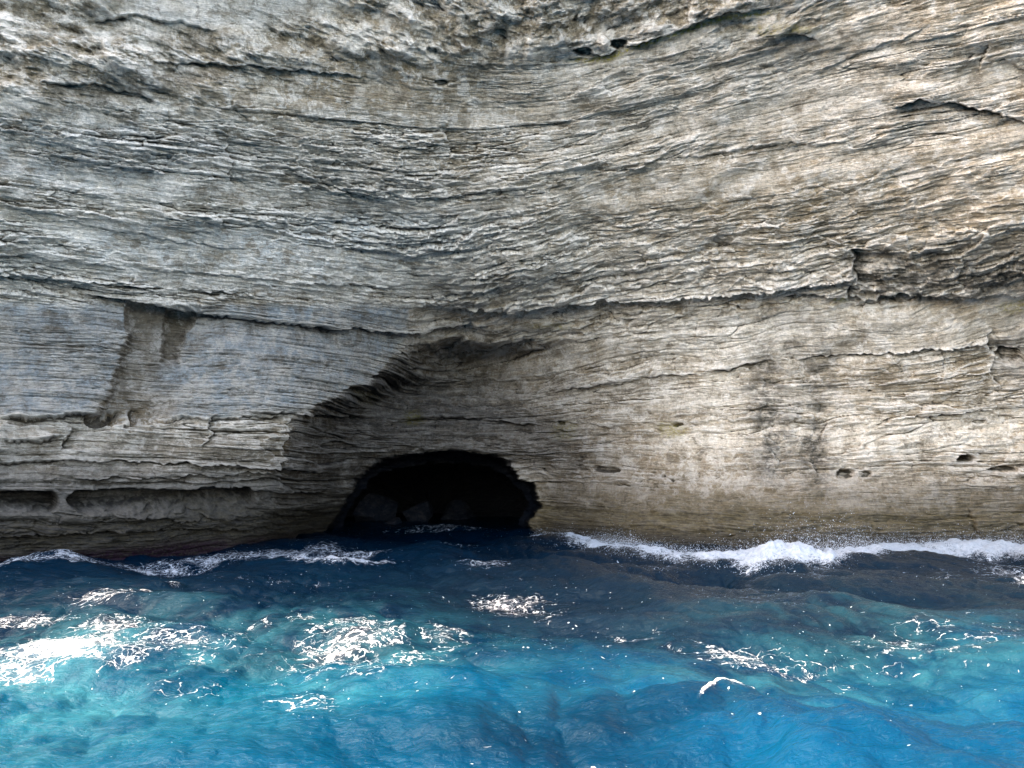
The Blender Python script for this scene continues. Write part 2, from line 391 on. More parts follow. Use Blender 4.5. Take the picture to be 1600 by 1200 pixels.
# ---- authored ledges: rock above the line stands out, rock below is undercut
LEDGES = [  # points, undercut m, reach px, overhang m
    ([(130, 462), (200, 470), (290, 486), (400, 500), (520, 512), (640, 520), (760, 515)], .75, 26, .10),
    ([(640, 478), (800, 484), (1000, 468), (1180, 455), (1335, 436)], .55, 30, .25),
    ([(1240, 464), (1340, 470), (1440, 466), (1600, 470), (1800, 470)], .60, 18, .20),
    ([(0, 655), (90, 648), (200, 643), (206, 655), (190, 668)], .55, 22, .25),
    ([(235, 650), (340, 652), (460, 650)], .30, 10, .05),
    ([(380, 640), (460, 648), (590, 652)], .4, 14, .05),
    ([(0, 690), (60, 688), (110, 676)], .5, 26, .25),
    ([(-80, 722), (100, 718), (260, 722), (400, 730), (520, 738)], .35, 26, .10),
    ([(100, 745), (220, 750), (310, 742), (450, 745)], .35, 12, .06),
    ([(-80, 770), (170, 772), (330, 766), (460, 772), (520, 765)], .40, 8, .08),
    ([(150, 800), (280, 815), (430, 808), (530, 796)], .25, 8, .05),
    ([(-80, 842), (60, 835), (150, 828), (300, 832), (440, 826)], .30, 12, .08),
    ([(840, 657), (960, 664), (1100, 660), (1200, 650)], .30, 14, .12),
    ([(1100, 580), (1200, 562), (1400, 552), (1540, 538)], .42, 22, .20),
    ([(860, 612), (1000, 590), (1120, 582)], .22, 12, .1),
    ([(1400, 655), (1530, 642), (1640, 660)], .30, 14, .1),
    ([(1000, 778), (1180, 782), (1400, 778), (1520, 782)], .10, 8, .02),
    ([(900, 820), (1100, 828), (1300, 822)], .12, 10, .03),
    ([(1395, 168), (1440, 155), (1500, 160), (1550, 172), (1600, 190), (1700, 200)], .7, 18, .30),
    ([(1540, 92), (1570, 92), (1600, 108), (1700, 130)], .5, 12, .1),
    ([(1260, 120), (1300, 100), (1400, 60), (1470, 35)], .18, 10, .1),
    ([(900, 85), (950, 84), (990, 68), (1060, 45), (1130, 20), (1220, 8)], .45, 14, .25),
    ([(1195, 56), (1230, 50), (1270, 56), (1290, 74)], .5, 22, .22),
    ([(310, 235), (352, 238), (360, 262)], .35, 12, .1),
    ([(130, 30), (200, 22), (280, 32), (345, 48)], .5, 30, .2),
    ([(60, 128), (160, 130), (250, 160)], .4, 22, .15),
    ([(250, 95), (350, 100), (480, 110), (600, 122)], .35, 16, .15),
    ([(460, 700), (540, 690), (590, 700)], .25, 10, .1),
    ([(600, 660), (700, 650), (860, 664)], .35, 16, .1),
    ([(640, 600), (800, 590), (900, 575)], .22, 12, .08),
    ([(1040, 250), (1200, 225), (1340, 222)], .18, 12, .1),
    ([(880, 260), (1000, 262), (1060, 230), (1130, 190)], .16, 10, .1),
    ([(0, 330), (140, 352), (300, 378), (420, 392)], .30, 18, .12),
    ([(0, 395), (150, 412), (300, 425), (480, 440), (640, 450)], .28, 14, .12),
    ([(-60, 430), (200, 445), (420, 462)], .25, 16, .1),
]
for i, (pts, dep, reach, outw) in enumerate(LEDGES):
    a = np.array(pts, float)
    x0, x1 = a[0, 0], a[-1, 0]
    jag = 4.5 * n2(U_ / 34, U_ * 0 + i * 3.3, 91) + 2.6 * n2(U_ / 9, U_ * 0 + i * 1.3, 92)
    d = V_ + jag - pl(pts, U)
    m = (ss(x0 - 6, x0 + 35, U_) * (1 - ss(x1 - 35, x1 + 6, U_)) * (.75 + .5 * n2(U_ / 60, U_ * 0 + i, 93))).astype(F)
    disp -= dep * m * ss(0, 3.2, d) * np.exp(-np.maximum(d, 0) / reach)
    disp += outw * m * (1 - ss(0, 3.2, d)) * np.exp(-np.maximum(-d, 0) / (reach * 1.3))
# ---- vertical breaks: rock left of the line stands out
for i, (pts, dep, reach) in enumerate([
        ([(395, 1330), (440, 1334), (470, 1322)], .55, 45), ([(640, 202), (668, 196)], .4, 30), ([(670, 112), (700, 96)], .4, 24),
        ([(225, 352), (290, 360)], .30, 14), ([(766, 1524), (800, 1522), (830, 1528)], -.22, 12), ([(650, 330), (700, 320)], .3, 20),
        ([(655, 452), (735, 440), (770, 462)], .35, 20), ([(560, 1180), (610, 1196), (660, 1186), (700, 1212), (740, 1215)], .12, 18), ([(70, 1544), (95, 1536), (120, 1530)], -.4, 20),
        ([(590, 1250), (640, 1276), (700, 1268), (790, 1285)], .10, 14), ([(360, 1115), (400, 1120)], .2, 10), ([(520, 1545), (600, 1552)], .35, 26)]):
    a = np.array(pts, float)
    d = U_ + 10 * n2(V_ / 22, U_ / 200 + i, 94) + 5 * n2(V_ / 7, U_ / 90 + i, 95) - np.interp(Vv, a[:, 0], a[:, 1])
    m = fade(V_, a[0, 0], a[-1, 0], 6)
    if dep < 0: d = -d
    disp -= abs(dep) * m * ss(0, 3, d) * np.exp(-np.maximum(d, 0) / reach)
# ---- the wave-cut niche on the left, left standing on two rock posts
nw = 5 * fbm(U_ / 50, V_ / 300, 3, 710)
niche = ss(766, 771, V_ + 2 * W2 + .4 * nw) * (1 - ss(788, 808, V_ + 4 * W2 + nw + .02 * (200 - U_))) * (1 - ss(388, 396, U_ - 9 * np.sin(np.clip((V_ - 770) / 32, 0, 1) * 3.14)))
post = ss(1.0, .80, np.abs(U_ - 101 - 2 * np.sin(V_ / 7)) / (7 + 24 * np.abs((V_ - 783) / 21) ** 1.9))
niche = niche * (1 - post)
niche2 = fade(V_, 773, 779, 2.5) * fade(U_, 452, 508, 10)
disp = disp * (1 - .7 * np.clip(niche + post * fade(V_, 770, 802, 3) * (U_ < 140), 0, 1)) - 1.15 * niche - .5 * niche2
# ---- pockets worn in the right wall
HOLES = [(1511, 718, 17, 6.5, .9), (1322, 741, 17, 9.5, .45), (1354, 741, 9, 6, .3), (1056, 663, 10, 3.8, .6), (876, 661, 8, 4, .6), (942, 733, 22, 6, .35), (1570, 735, 22, 5, .45),
         (1036, 744, 4, 3, .3), (1049, 750, 3, 3, .3), (1236, 472, 9, 3, .2), (1410, 468, 14, 5, .5), (1300, 470, 30, 4, .4), (690, 130, 10, 6, .3), (912, 80, 16, 8, .7), (968, 70, 15, 8, .8),
         (530, 352, 4, 2, .3), (1362, 612, 3, 2, .3), (1580, 560, 20, 12, .5), (1535, 660, 12, 4, .4)]
holes = 0
for (hx, hy, rx, ry, dp) in HOLES:
    q = ss(1.15, .62, np.hypot((U_ + 7 * W2 + 6 * WX - hx) / rx, (V_ - hy + 2.5 * W1 + 2 * W2) / ry))
    disp -= dp * q; holes = np.maximum(holes, q * ss(.2, .6, dp + 0 * q))
knob = ss(1.1, .3, np.hypot((Ux - 4 * W1 - 942) / 14, (V_ - 66) / 14)); disp += .5 * knob * (1 + .6 * r2)
# fade relief into the cave lip
disp = np.where(sd < 0, disp * .8, disp)
ur = ss(420, 250, V_ - .05 * U_) * ss(700, 1000, U_)
lo_ = blur(disp.astype(F), 14)
disp = disp - (.40 * ur + .28 * ss(500, 380, V_) * (1 - ur)) * (disp - lo_)
bandn = n2(Bz / 1.25 + .3 * W1, S / 22, 830) + .5 * n2(Bz / .5, S / 9, 831)
disp = disp + (disp - lo_) * (.22 * ss(.05, .4, -bandn) - .58 * ss(.05, .35, bandn))
disp += .016 * (ridged(S / .7, Bc / .07, 3, 810) - .4) * (1 - blot)
disp = disp.astype(F)
# hard-edged weathering for the colours: height against the neighbourhood at two scales
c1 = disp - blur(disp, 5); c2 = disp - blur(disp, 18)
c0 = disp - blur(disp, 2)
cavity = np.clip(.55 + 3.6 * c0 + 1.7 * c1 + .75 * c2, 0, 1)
Pd = P + Ns * disp[..., None]

# ---- stains and coatings, with light and shade painted into the rock colour
def blob(px, py, rx, ry, soft=.5): return ss(1 + soft, 1 - soft, np.hypot((Ux - px) / rx, (Vx - py) / ry))
stain_shade = np.clip(2.5 * ss(3, -3, sd) + .5 * blob(1450, 430, 150, 50) + .45 * blob(1240, 620, 80, 100) + .4 * blob(1190, 700, 22, 70) + .4 * blob(1275, 730, 20, 60) + .3 * blob(1380, 590, 60, 20) + .35 * blob(1020, 490, 260, 10) + .3 * blob(420, 230, 220, 26) + .3 * blob(620, 330, 160, 16) +  .85 * blob(1420, 425, 90, 26) + .8 * blob(1540, 440, 80, 22) + .55 * blob(1600, 395, 60, 30) + .45 * blob(1195, 600, 24, 60) + .4 * blob(1215, 700, 26, 60) + .45 * blob(1285, 590, 22, 50)  # dark stains, plus shade painted on the cave rim and recess
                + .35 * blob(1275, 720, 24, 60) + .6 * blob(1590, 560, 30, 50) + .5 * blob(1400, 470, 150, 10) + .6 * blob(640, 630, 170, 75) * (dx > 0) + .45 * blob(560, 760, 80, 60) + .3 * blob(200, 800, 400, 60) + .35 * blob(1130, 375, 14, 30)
                + .55 * blob(1240, 62, 40, 22) + .5 * blob(300, 62, 60, 18) + .45 * blob(170, 135, 110, 26) + .35 * blob(330, 110, 120, 18) + .45 * blob(1550, 170, 60, 10)
                + .35 * blob(560, 270, 200, 20) + .3 * blob(900, 440, 120, 16) + .3 * blob(120, 255, 160, 20), 0, 1)
brown = np.clip(.6 * e2m * ss(-3, 5, Ux - edge2) * (1 - ss(34, 95, Ux - edge2)) + .55 * e3m * (1 - ss(8, 22, np.abs(Ux - edge3))) + w * .75 * ss(-4, 8, dx) * (1 - ss(40, 260, dx)) + .75 * blob(210, 640, 60, 22)
                + .55 * blob(300, 700, 300, 70) * ss(640, 700, V_) + .55 * blob(470, 680, 60, 40) + .35 * blob(900, 715, 300, 20) + .35 * blob(1450, 500, 200, 12) + .5 * blob(1560, 775, 45, 12) + .35 * blob(1350, 330, 260, 60)
                + .3 * blob(450, 90, 300, 70) + .4 * blob(320, 120, 380, 70) + .35 * blob(700, 200, 200, 60) + .3 * blob(1000, 60, 200, 60), 0, 1)
pale = np.clip(.85 * pale_top + .9 * ss(1.25, .7, np.hypot((Ux - 9 * W1 - 532) / 17, (V_ - 366) / 15)) + .3 * blob(110, 783, 26, 22) * post + .34 * blob(1150, 130, 380, 110) + .38 * blob(1250, 530, 330, 40) + .3 * blob(1100, 620, 200, 26) + .25 * blob(1300, 690, 250, 30) + .25 * blob(250, 90, 260, 60) + .3 * blob(1000, 440, 300, 34) + .35 * blob(1040, 800, 150, 10) * 0  # pale rock, and one small sunlit patch painted in
               + .25 * blob(560, 420, 260, 26), 0, 1)
cool = np.clip(1.0 * left_face * (1 - brown) * (.85 + .5 * fbm(S / 2.5, Z / .7, 4, 600)) + .6 * blob(120, 215, 210, 90, .7) + .45 * rib + .35 * low_left + .3 * blob(520, 300, 380, 110, .8) + .5 * blob(100, 60, 140, 40, .8), 0, 1) * (1 - .6 * ss(600, 900, U_))  # bluish sky light painted into the left rock's colour
wetz = ss(3.6, .6, Z + .5 * fbm(S / 3, Z / .6, 3, 96)) * ss(-1, 1, X) + ss(3.4, .6, Z + .4 * W1) * (1 - ss(-1, 1, X)) * .9
wetz = np.clip(wetz + 1.0 * ss(1.6, .4, Z + .2 * W1), 0, 1) * .93
lich = np.clip(.9 * blob(1040, 62, 60, 5) * 0 + .8 * np.exp(-(np.abs(V_ - 3 - pl([(900, 92), (950, 90), (990, 72), (1060, 50), (1130, 26), (1220, 14)], U)) / 4) ** 2) * fade(U_, 890, 1210, 20)
                + .7 * blob(1310, 475, 16, 6) + .7 * blob(643, 652, 16, 13) + .4 * blob(575, 620, 18, 13) + .5 * blob(1050, 672, 22, 12) + .5 * blob(880, 672, 20, 14) + .45 * blob(860, 518, 30, 6) + .35 * blob(1220, 45, 60, 7)
                + .4 * blob(1590, 490, 30, 9), 0, 1)
algae = np.clip(ss(.55, .1, Z + .15 * W1) * (1 - ss(300, 560, U_)) + .35 * ss(.35, .1, Z) * ss(1200, 1500, U_), 0, 1)
dkr = np.maximum(np.maximum(ss(3, -3, sd), .75 * ss(34, 0, sd) * (1 - .7 * ss(780, 850, U_))), np.clip(.72 * blob(690, 650, 240, 130, .95) * ss(-5, 12, dx) + .5 * blob(560, 790, 90, 80, .9) + .66 * ss(625, 820, V_ + 25 * W1) * (1 - ss(480, 640, U_)) + (.30 * left_face + .22 * ss(400, 520, V_) * (1 - ss(560, 760, U_))) + .35 * ss(.9, .2, Z + .15 * W1) + .35 * blob(760, 690, 170, 40, .9) + .46 * ss(660, 790, V_ + 20 * W1) * ss(800, 900, U_), 0, .8))  # shade painted over cave and recess; left wall and lower rock darkened too
attrs = dict(painted_shade=dkr, bed=np.stack([S, Bc, Z * 0], -1), cav=cavity, stain_shade=stain_shade, brown=brown, pale=pale, cool=cool, wet=wetz, lichen=lich, blotch=blot * (1 - np.clip(pale_top, 0, 1)), algae=algae)

# close the form beyond the view: brow, upper wall, plateau; flanks
def cap_rows(A, n): return np.concatenate([np.repeat(A[:1], n, 0), A], 0)
top = Pd[:1].copy()
lip = []
for (dy, dz) in ((90, 16), (14, 12), (4, 7), (1.2, 4), (.3, 2)):
    r = top.copy(); r[..., 2] = np.maximum(r[..., 2], 14) + dz; r[..., 1] += dy
    r[..., 1] += .8 * n2(r[..., 0] / 5, r[..., 2] / 5, 5); lip.append(r)
Pd = np.concatenate(lip + [Pd], 0)
nl = len(lip)
attrs = {k: cap_rows(v, nl) for k, v in attrs.items()}
keep = cap_rows(keep, nl)
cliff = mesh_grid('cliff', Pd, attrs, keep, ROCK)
cliff['kind'] = 'structure'

# ------------------------------------------------------------------ CAVE behind the mouth (child of the cliff)
fi = np.linspace(-.08, 1.08, 260) * math.pi; yy = np.linspace(0, 1, 170)
FI, TT = np.meshgrid(fi, yy)
wd = 8.8 - 2.4 * TT + .8 * np.sin(TT * 5); ht = 6.6 - 2.4 * TT
close = np.sqrt(np.clip(1 - ss(.72, 1.0, TT) , 0.0, 1))
cx = -4.6 - 1.5 * TT + np.cos(math.pi - FI) * wd * close
cz = -.1 + np.sin(FI) * ht * close
cy = 39.6 + 17 * TT + .8 * np.cos(FI)
rel = .9 * fbm(FI * 3, TT * 6, 5, 201) + .35 * ridged(cy * .5 + FI, cz * 1.3, 3, 202) + .25 * fbm(FI * 14, TT * 30, 3, 203)
cx = cx - np.cos(math.pi - FI) * rel; cz = cz - np.sin(FI) * rel * .7
CP = np.stack([cx, cy, cz], -1)
z0 = np.zeros(cx.shape)
cave = mesh_grid('cave_interior', CP, dict(painted_shade=z0 + .97, bed=np.stack([cy, cz, z0], -1), cav=.45 + .3 * rel, stain_shade=z0 + 1., brown=z0 + .3, pale=z0, cool=z0 + .3, wet=z0 + .9, lichen=z0, blotch=z0, algae=z0), None, ROCK)  # cave darkness painted into the rock colour
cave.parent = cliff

# ------------------------------------------------------------------ BOULDERS in the cave
def boulder(loc, size, seed, label, rz=0., peak=.0):
    n = 72
    th = np.linspace(0, math.pi, n); ph = np.linspace(0, 2 * math.pi, 2 * n)
    PH, T = np.meshgrid(ph, th)
    dx_, dy_, dz_ = np.sin(T) * np.cos(PH), np.sin(T) * np.sin(PH), np.cos(T)
    r = np.ones(T.shape)
    g = np.random.default_rng(seed)
    for _ in range(26):                                   # cut flat faces
        v = g.normal(size=3); v /= np.linalg.norm(v); off = g.uniform(.42, .85)
        c = dx_ * v[0] + dy_ * v[1] + dz_ * v[2]
        r = np.minimum(r, np.where(c > .05, off / np.maximum(c, .05), 9))
    r = r * (1 + .07 * fbm(dx_ * 2.2 + dz_, dy_ * 2.2 + dz_ * .7 + seed, 4, seed)) + peak * np.maximum(dz_, 0) ** 3
    c, s_ = math.cos(rz), math.sin(rz)
    x = dx_ * r * size[0]; y = dy_ * r * size[1]; z = dz_ * r * size[2]
    BP = np.stack([x * c - y * s_, x * s_ + y * c, z], -1)
    z_ = np.zeros(T.shape)
    o = mesh_grid('boulder', BP, dict(painted_shade=z_ + .995, bed=np.stack([x, z * 1., y], -1), cav=z_ + .5, stain_shade=z_ + 1., brown=z_ + .2, pale=z_, cool=z_ + .5, wet=ss(-.1, -.6, z), lichen=z_, blotch=z_, algae=z_), None, ROCK)  # boulders blackened with the same painted cave shade
    o.location = loc; o['label'] = label; o['category'] = 'rock'; o['group'] = 'boulders inside the sea cave'
    return o
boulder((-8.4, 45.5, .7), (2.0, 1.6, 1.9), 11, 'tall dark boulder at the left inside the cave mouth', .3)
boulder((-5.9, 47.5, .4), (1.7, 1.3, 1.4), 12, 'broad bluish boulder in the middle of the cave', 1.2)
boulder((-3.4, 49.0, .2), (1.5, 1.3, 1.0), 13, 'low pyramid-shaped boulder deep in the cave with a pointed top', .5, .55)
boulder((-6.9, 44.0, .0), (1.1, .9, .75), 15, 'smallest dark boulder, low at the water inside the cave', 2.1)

# ------------------------------------------------------------------ WATER
def axis(parts):
    return np.concatenate(parts)
def geo(a, b, n): return np.geomspace(a, b, n)
xs_p = np.concatenate([np.arange(0, 9, .022), 9 + np.cumsum(np.geomspace(.022, .11, 330))])
xs_p = np.concatenate([xs_p, xs_p[-1] + np.cumsum(np.geomspace(.15, 400, 60))])
xs = np.concatenate([-xs_p[:0:-1], xs_p])
ya = [7.0]
while ya[-1] < 40: ya.append(ya[-1] + max(.018, .0018 * ya[-1] + .00006 * ya[-1] ** 2))
ya = np.array(ya)
yb = ya[-1] + np.cumsum(np.geomspace(.15, 3, 60))
yc = ya[0] - np.cumsum(np.geomspace(.03, 400, 90))
ys = np.concatenate([yc[::-1], ya, yb])
WXg, WYg = np.meshgrid(xs, ys)
wx, wy = WXg.astype(F), WYg.astype(F)
# photo coordinates of the flat sea, only to place the foam where it lies
yy_ = np.maximum(wy, 1.5)
zc = -CH
# project
fy_ = yy_ * math.cos(TH) + zc * math.sin(TH); fz_ = -yy_ * math.sin(TH) + zc * math.cos(TH)
PX = 800 + FP * wx / fy_; PY = 600 - FP * fz_ / fy_
calm = np.exp(-(np.maximum(np.hypot(wx, wy - 20) - 40, 0) / 30) ** 2)
hgt = np.zeros(wx.shape, F); ddx = np.zeros(wx.shape, F); ddy = np.zeros(wx.shape, F)
g = np.random.default_rng(5)
wxw = wx + .9 * fbm(wx / 5, wy / 5, 2, 301); wyw = wy + .9 * fbm(wx / 5 + 7, wy / 5, 2, 302)
for i in range(46):
    lam = 9.0 * (.9 ** i) + .18
    ang = g.normal(math.radians(75), math.radians(38 + i * .6))
    k = 2 * math.pi / lam
    A = .017 * lam ** .98 * g.uniform(.5, 1.2)
    if lam < 1.5: A *= .8
    ph = k * (wxw * math.cos(ang) + wyw * math.sin(ang)) + g.uniform(0, 6.28)
    s_, c_ = np.sin(ph), np.cos(ph)
    hgt += A * s_; ddx -= .75 * A * math.cos(ang) * -c_ * -1; ddy -= .75 * A * math.sin(ang) * -c_ * -1
amp_mod = .75 + .5 * fbm(wx / 9, wy / 7, 2, 303)
hgt = hgt * amp_mod
chop = fbm(wx / .55 + .3 * fbm(wx, wy, 2, 305), wy / .38, 4, 304)
hgt += .030 * chop * (1 + .8 * fbm(wx / 3, wy / 3, 2, 306)) + .012 * (ridged(wx / .22, wy / .16, 2, 307) - .4) * ss(30, 10, wy)
incave = ss(36, 40, wy)
hgt *= (1 - .5 * incave)
# --- surf against the right wall, raised and broken
SURF = [(820, 838), (880, 846), (960, 858), (1040, 868), (1110, 878), (1180, 884), (1230, 884), (1290, 880), (1340, 872), (1400, 864), (1470, 861), (1530, 860), (1600, 864), (1720, 868)]
sw = pl([(815, 3), (880, 7), (960, 9), (1040, 9), (1130, 9), (1200, 15), (1290, 18), (1370, 15), (1450, 11), (1530, 10), (1600, 12), (1720, 12)], PX)
dS = PY - pl(SURF, PX) - 4 * n2(PX / 40, PX * 0, 311)
m_s = ss(805, 850, PX)
surf = m_s * np.exp(-(dS / (.75 * sw)) ** 2) * (wy < 36)
lump = fbm(wx / .5, wy / .9, 4, 312)
hgt += surf * (.20 + .30 * lump) * pl([(820, .2), (960, .7), (1080, .3), (1150, .4), (1230, 1.5), (1350, 1.2), (1440, .6), (1530, 1.1), (1700, .8)], PX)
wash = m_s * ss(22, 0, dS) * ss(-45, -10, dS)
# left breaker
br = fade(PX, 445, 620, 20) * np.exp(-((PY - pl([(440, 884), (530, 890), (640, 880)], PX)) / 5.) ** 2)
hgt += .16 * br * (1 + lump)
cr_ = np.exp(-((PY - pl([(1090, 1138), (1115, 1112), (1140, 1104), (1172, 1106)], PX) + 4 * n2(PX / 9, PX * 0, 6)) / 5.) ** 2) * fade(PX, 1092, 1172, 7)
hgt += .03 * cr_
hgt += .10 * np.exp(-(np.hypot((PX - 1140) / 120, (PY - 1118) / 30)) ** 2)
hgt *= calm; 
# --- foam cover
def fb(px, py, rx, ry, v): return v * np.exp(-(np.hypot((PX - px) / rx, (PY - py) / ry)) ** 2)
foam = np.clip((pl([(820, .62), (900, .55), (960, .82), (1040, .72), (1120, .62), (1200, .9), (1300, 1.0), (1400, .85), (1480, .6), (1530, .85), (1700, .75)], PX) + .7 * lump) * surf + .42 * wash + .95 * br + 1.1 * cr_, 0, 1.3)
# swash along the left foot
lf = pl([(-100, 905), (0, 893), (100, 888), (200, 884), (300, 876), (400, 868), (520, 862), (640, 866)], PX)
foam = np.maximum(foam, (.70 + .35 * fbm(PX / 60, PY / 8, 3, 820)) * np.exp(-((PY - lf) / pl([(0, 8), (200, 9), (330, 12), (560, 9)], PX)) ** 2) * (1 - ss(560, 680, PX)))
for f in [(110, 1018, 165, 30, .84), (40, 1040, 110, 18, .75), (185, 990, 90, 22, .66), (250, 925, 60, 6, .5), (60, 965, 120, 10, .62), (180, 950, 110, 9, .62), (330, 1015, 150, 50, .42), (300, 1060, 120, 18, .45),
          (560, 1005, 140, 40, .60), (520, 1020, 90, 14, .72), (690, 1005, 70, 40, .55), (610, 1060, 120, 40, .44), (490, 1110, 90, 26, .55), (450, 985, 120, 12, .5), (760, 890, 60, 9, .66), (800, 935, 130, 16, .60),
          (860, 950, 70, 18, .55), (1000, 985, 120, 16, .45), (1150, 1010, 150, 22, .60), (1240, 1042, 110, 14, .66), (1420, 1005, 180, 40, .48), (1520, 1015, 140, 40, .45), (1560, 985, 90, 16, .5), (1260, 925, 60, 10, .5),
          (1560, 890, 70, 18, .62), (1480, 905, 80, 12, .5), (1600, 905, 30, 20, .7), (1580, 1130, 60, 14, .5), (1130, 1170, 260, 60, .25), (1300, 1120, 200, 20, .33), (930, 1080, 200, 60, .24), (1500, 1180, 120, 30, .25),
          (900, 1010, 800, 70, .34), (560, 1030, 260, 60, .50), (250, 1010, 260, 40, .52), (1180, 1015, 260, 26, .52), (900, 1000, 700, 120, .26), (700, 830, 160, 6, .5), (420, 905, 250, 8, .4), (1000, 885, 160, 8, .45), (1380, 895, 180, 10, .40), (700, 855, 120, 8, .42), (950, 1190, 250, 20, .25)]:
    foam = np.maximum(foam, fb(*f))
foam = np.where(PY > 1300, .22, foam); foam = np.where(wy < 1.5, .2, foam)
aer = np.clip(fb(120, 1030, 260, 60, 1) + fb(60, 1130, 260, 60, .7) + fb(560, 1040, 220, 80, .65) + fb(1450, 1030, 330, 70, .5) + fb(1150, 1070, 300, 50, .35), 0, 1)
teal = np.clip(fb(60, 1130, 420, 110, .85) + fb(500, 1060, 300, 80, .6) + fb(1500, 1000, 300, 60, .3), 0, 1)
deep = np.clip(ss(1110, 895, PY + 30 * n2(PX / 160, PY / 60, 700)) + .45 * ss(.0, .5, fbm(wx / 5, wy / 2.6, 3, 720)) + .4 * fb(300, 960, 300, 30, 1) + .3 * fb(700, 1000, 500, 40, 1) + .5 * fb(800, 1170, 300, 50, 1) + .35 * fb(1050, 985, 500, 60, 1), 0, 1)  # darker water; also the cliff's soft shadow painted into its colour
deep = np.maximum(deep * (wy > 3), np.maximum(ss(5.5, 2., wy), ss(18, 30, np.abs(wx))) * .8)
cliff_reflect = np.clip(fb(1250, 925, 420, 42, 1.1) + fb(1600, 900, 200, 40, .8), 0, .18)  # grey-brown reflection of the cliff, painted into the water
WP = np.stack([wx + ddx * calm * .8, wy + ddy * calm * .8, hgt], -1)

t = NT('sea_water')
geo_ = t.n('NewGeometry'); pos = geo_.outputs['Position']
fo = t.attr('foam'); ae = t.attr('aerated'); te = t.attr('teal'); de = t.attr('deep'); foam_shade = t.attr('surf')  # de: darker water plus cliff shadow; surf: shade on foam near the cliff
flat = t.scale(pos, (1, 1, 0))
wob = t.n('TexNoise'); t.set(wob.inputs['Vector'], flat); wob.inputs['Scale'].default_value = .9; wob.inputs['Detail'].default_value = 4
sub = t.n('VectorMath', operation='SUBTRACT'); t.set(sub.inputs[0], wob.outputs['Color']); sub.inputs[1].default_value = (.5, .5, .5)
sc_ = t.n('VectorMath', operation='SCALE'); t.set(sc_.inputs[0], sub.outputs[0]); sc_.inputs['Scale'].default_value = 1.8
ad = t.n('VectorMath', operation='ADD'); t.set(ad.inputs[0], flat); t.set(ad.inputs[1], sc_.outputs[0])
wv = t.scale(ad.outputs[0], (.75, 1.2, 1))
fwob = t.n('TexNoise'); t.set(fwob.inputs['Vector'], flat); fwob.inputs['Scale'].default_value = 6.; fwob.inputs['Detail'].default_value = 4
sub2 = t.n('VectorMath', operation='SUBTRACT'); t.set(sub2.inputs[0], fwob.outputs['Color']); sub2.inputs[1].default_value = (.5, .5, .5)
sc2 = t.n('VectorMath', operation='SCALE'); t.set(sc2.inputs[0], sub2.outputs[0]); sc2.inputs['Scale'].default_value = .30
ad2 = t.n('VectorMath', operation='ADD'); t.set(ad2.inputs[0], wv); t.set(ad2.inputs[1], sc2.outputs[0]); wv2 = ad2.outputs[0]
# laces of foam: walls of warped cells, two sizes
def cells(v, s):
    a = t.n('TexVoronoi', feature='DISTANCE_TO_EDGE'); t.set(a.inputs['Vector'], v); a.inputs['Scale'].default_value = s
    return a.outputs['Distance']
breakup = t.noise(flat, 1.7, 5, .65)
brk2 = t.noise(flat, 7., 4, .7)
cover = t.math('ADD', fo, t.math('MULTIPLY', t.math('SUBTRACT', breakup, .5), .75))
e1 = cells(wv2, 1.9); e2 = cells(wv2, 5.5); e3 = cells(flat, 17.)
wid = t.math('MULTIPLY', t.math('MAXIMUM', t.math('SUBTRACT', cover, .34), 0.), .095)
wid = t.math('MULTIPLY', wid, t.ramp(brk2, .38, .62, -.1, 1.7))
l1 = t.math('MULTIPLY', t.ramp(t.math('SUBTRACT', e1, wid), .012, -.004), t.ramp(cover, .36, .46))
wid2 = t.math('MULTIPLY', t.math('MAXIMUM', t.math('SUBTRACT', cover, .48), 0.), .19)
wid2 = t.math('MULTIPLY', wid2, t.ramp(brk2, .38, .62, -.1, 1.7))
l2 = t.math('MULTIPLY', t.ramp(t.math('SUBTRACT', e2, wid2), .03, -.01), t.ramp(cover, .48, .56))
wid3 = t.math('MULTIPLY', t.math('MAXIMUM', t.math('SUBTRACT', cover, .75), 0.), .9)
l3 = t.math('MULTIPLY', t.ramp(t.math('SUBTRACT', e3, wid3), .05, -.02), t.ramp(cover, .72, .82))
# flecks of foam, also painted in as sun sparkles
fl = t.n('TexVoronoi', feature='F1'); t.set(fl.inputs['Vector'], t.scale(ad.outputs[0], (1., 1.7, 1))); fl.inputs['Scale'].default_value = 7.5; fl.inputs['Randomness'].default_value = 1.
rnd = t.n('SeparateColor'); t.set(rnd.inputs[0], fl.outputs['Color'])
size = t.math('MULTIPLY', t.math('POWER', rnd.outputs[0], 1.8), .18)
on = t.ramp(t.math('ADD', rnd.outputs[1], t.math('MULTIPLY', cover, 1.35)), .95, 1.03)
f1_ = t.math('MULTIPLY', t.ramp(t.math('SUBTRACT', fl.outputs['Distance'], size), .02, -.02), on)
lace = t.math('MAXIMUM', t.math('MAXIMUM', l1, l2), t.math('MAXIMUM', l3, f1_))
solid = t.ramp(t.math('ADD', cover, t.math('MULTIPLY', brk2, .5)), 1.2, 1.5)
lace = t.math('MAXIMUM', lace, solid, clamp=True)
haze = t.math('MULTIPLY', t.ramp(cover, .45, 1.2), .20)
lace = t.math('MAXIMUM', lace, haze)
body = t.mix(te, (.0, .040, .098), (.0, .061, .106))
body = t.mix(t.ramp(t.noise(flat, .35, 4, .6, .5), .35, .65, 0, .55), body, (.0, .022, .056))
body = t.mix(de, body, (.0, .0085, .024))  # darker water, with the cliff's soft shadow painted in
body = t.mix(t.attr('gloom'), body, (.0, .0025, .008))  # shade at the cave painted into the water colour
body = t.mix(t.attr('cliff_reflect'), body, (.014, .018, .020))
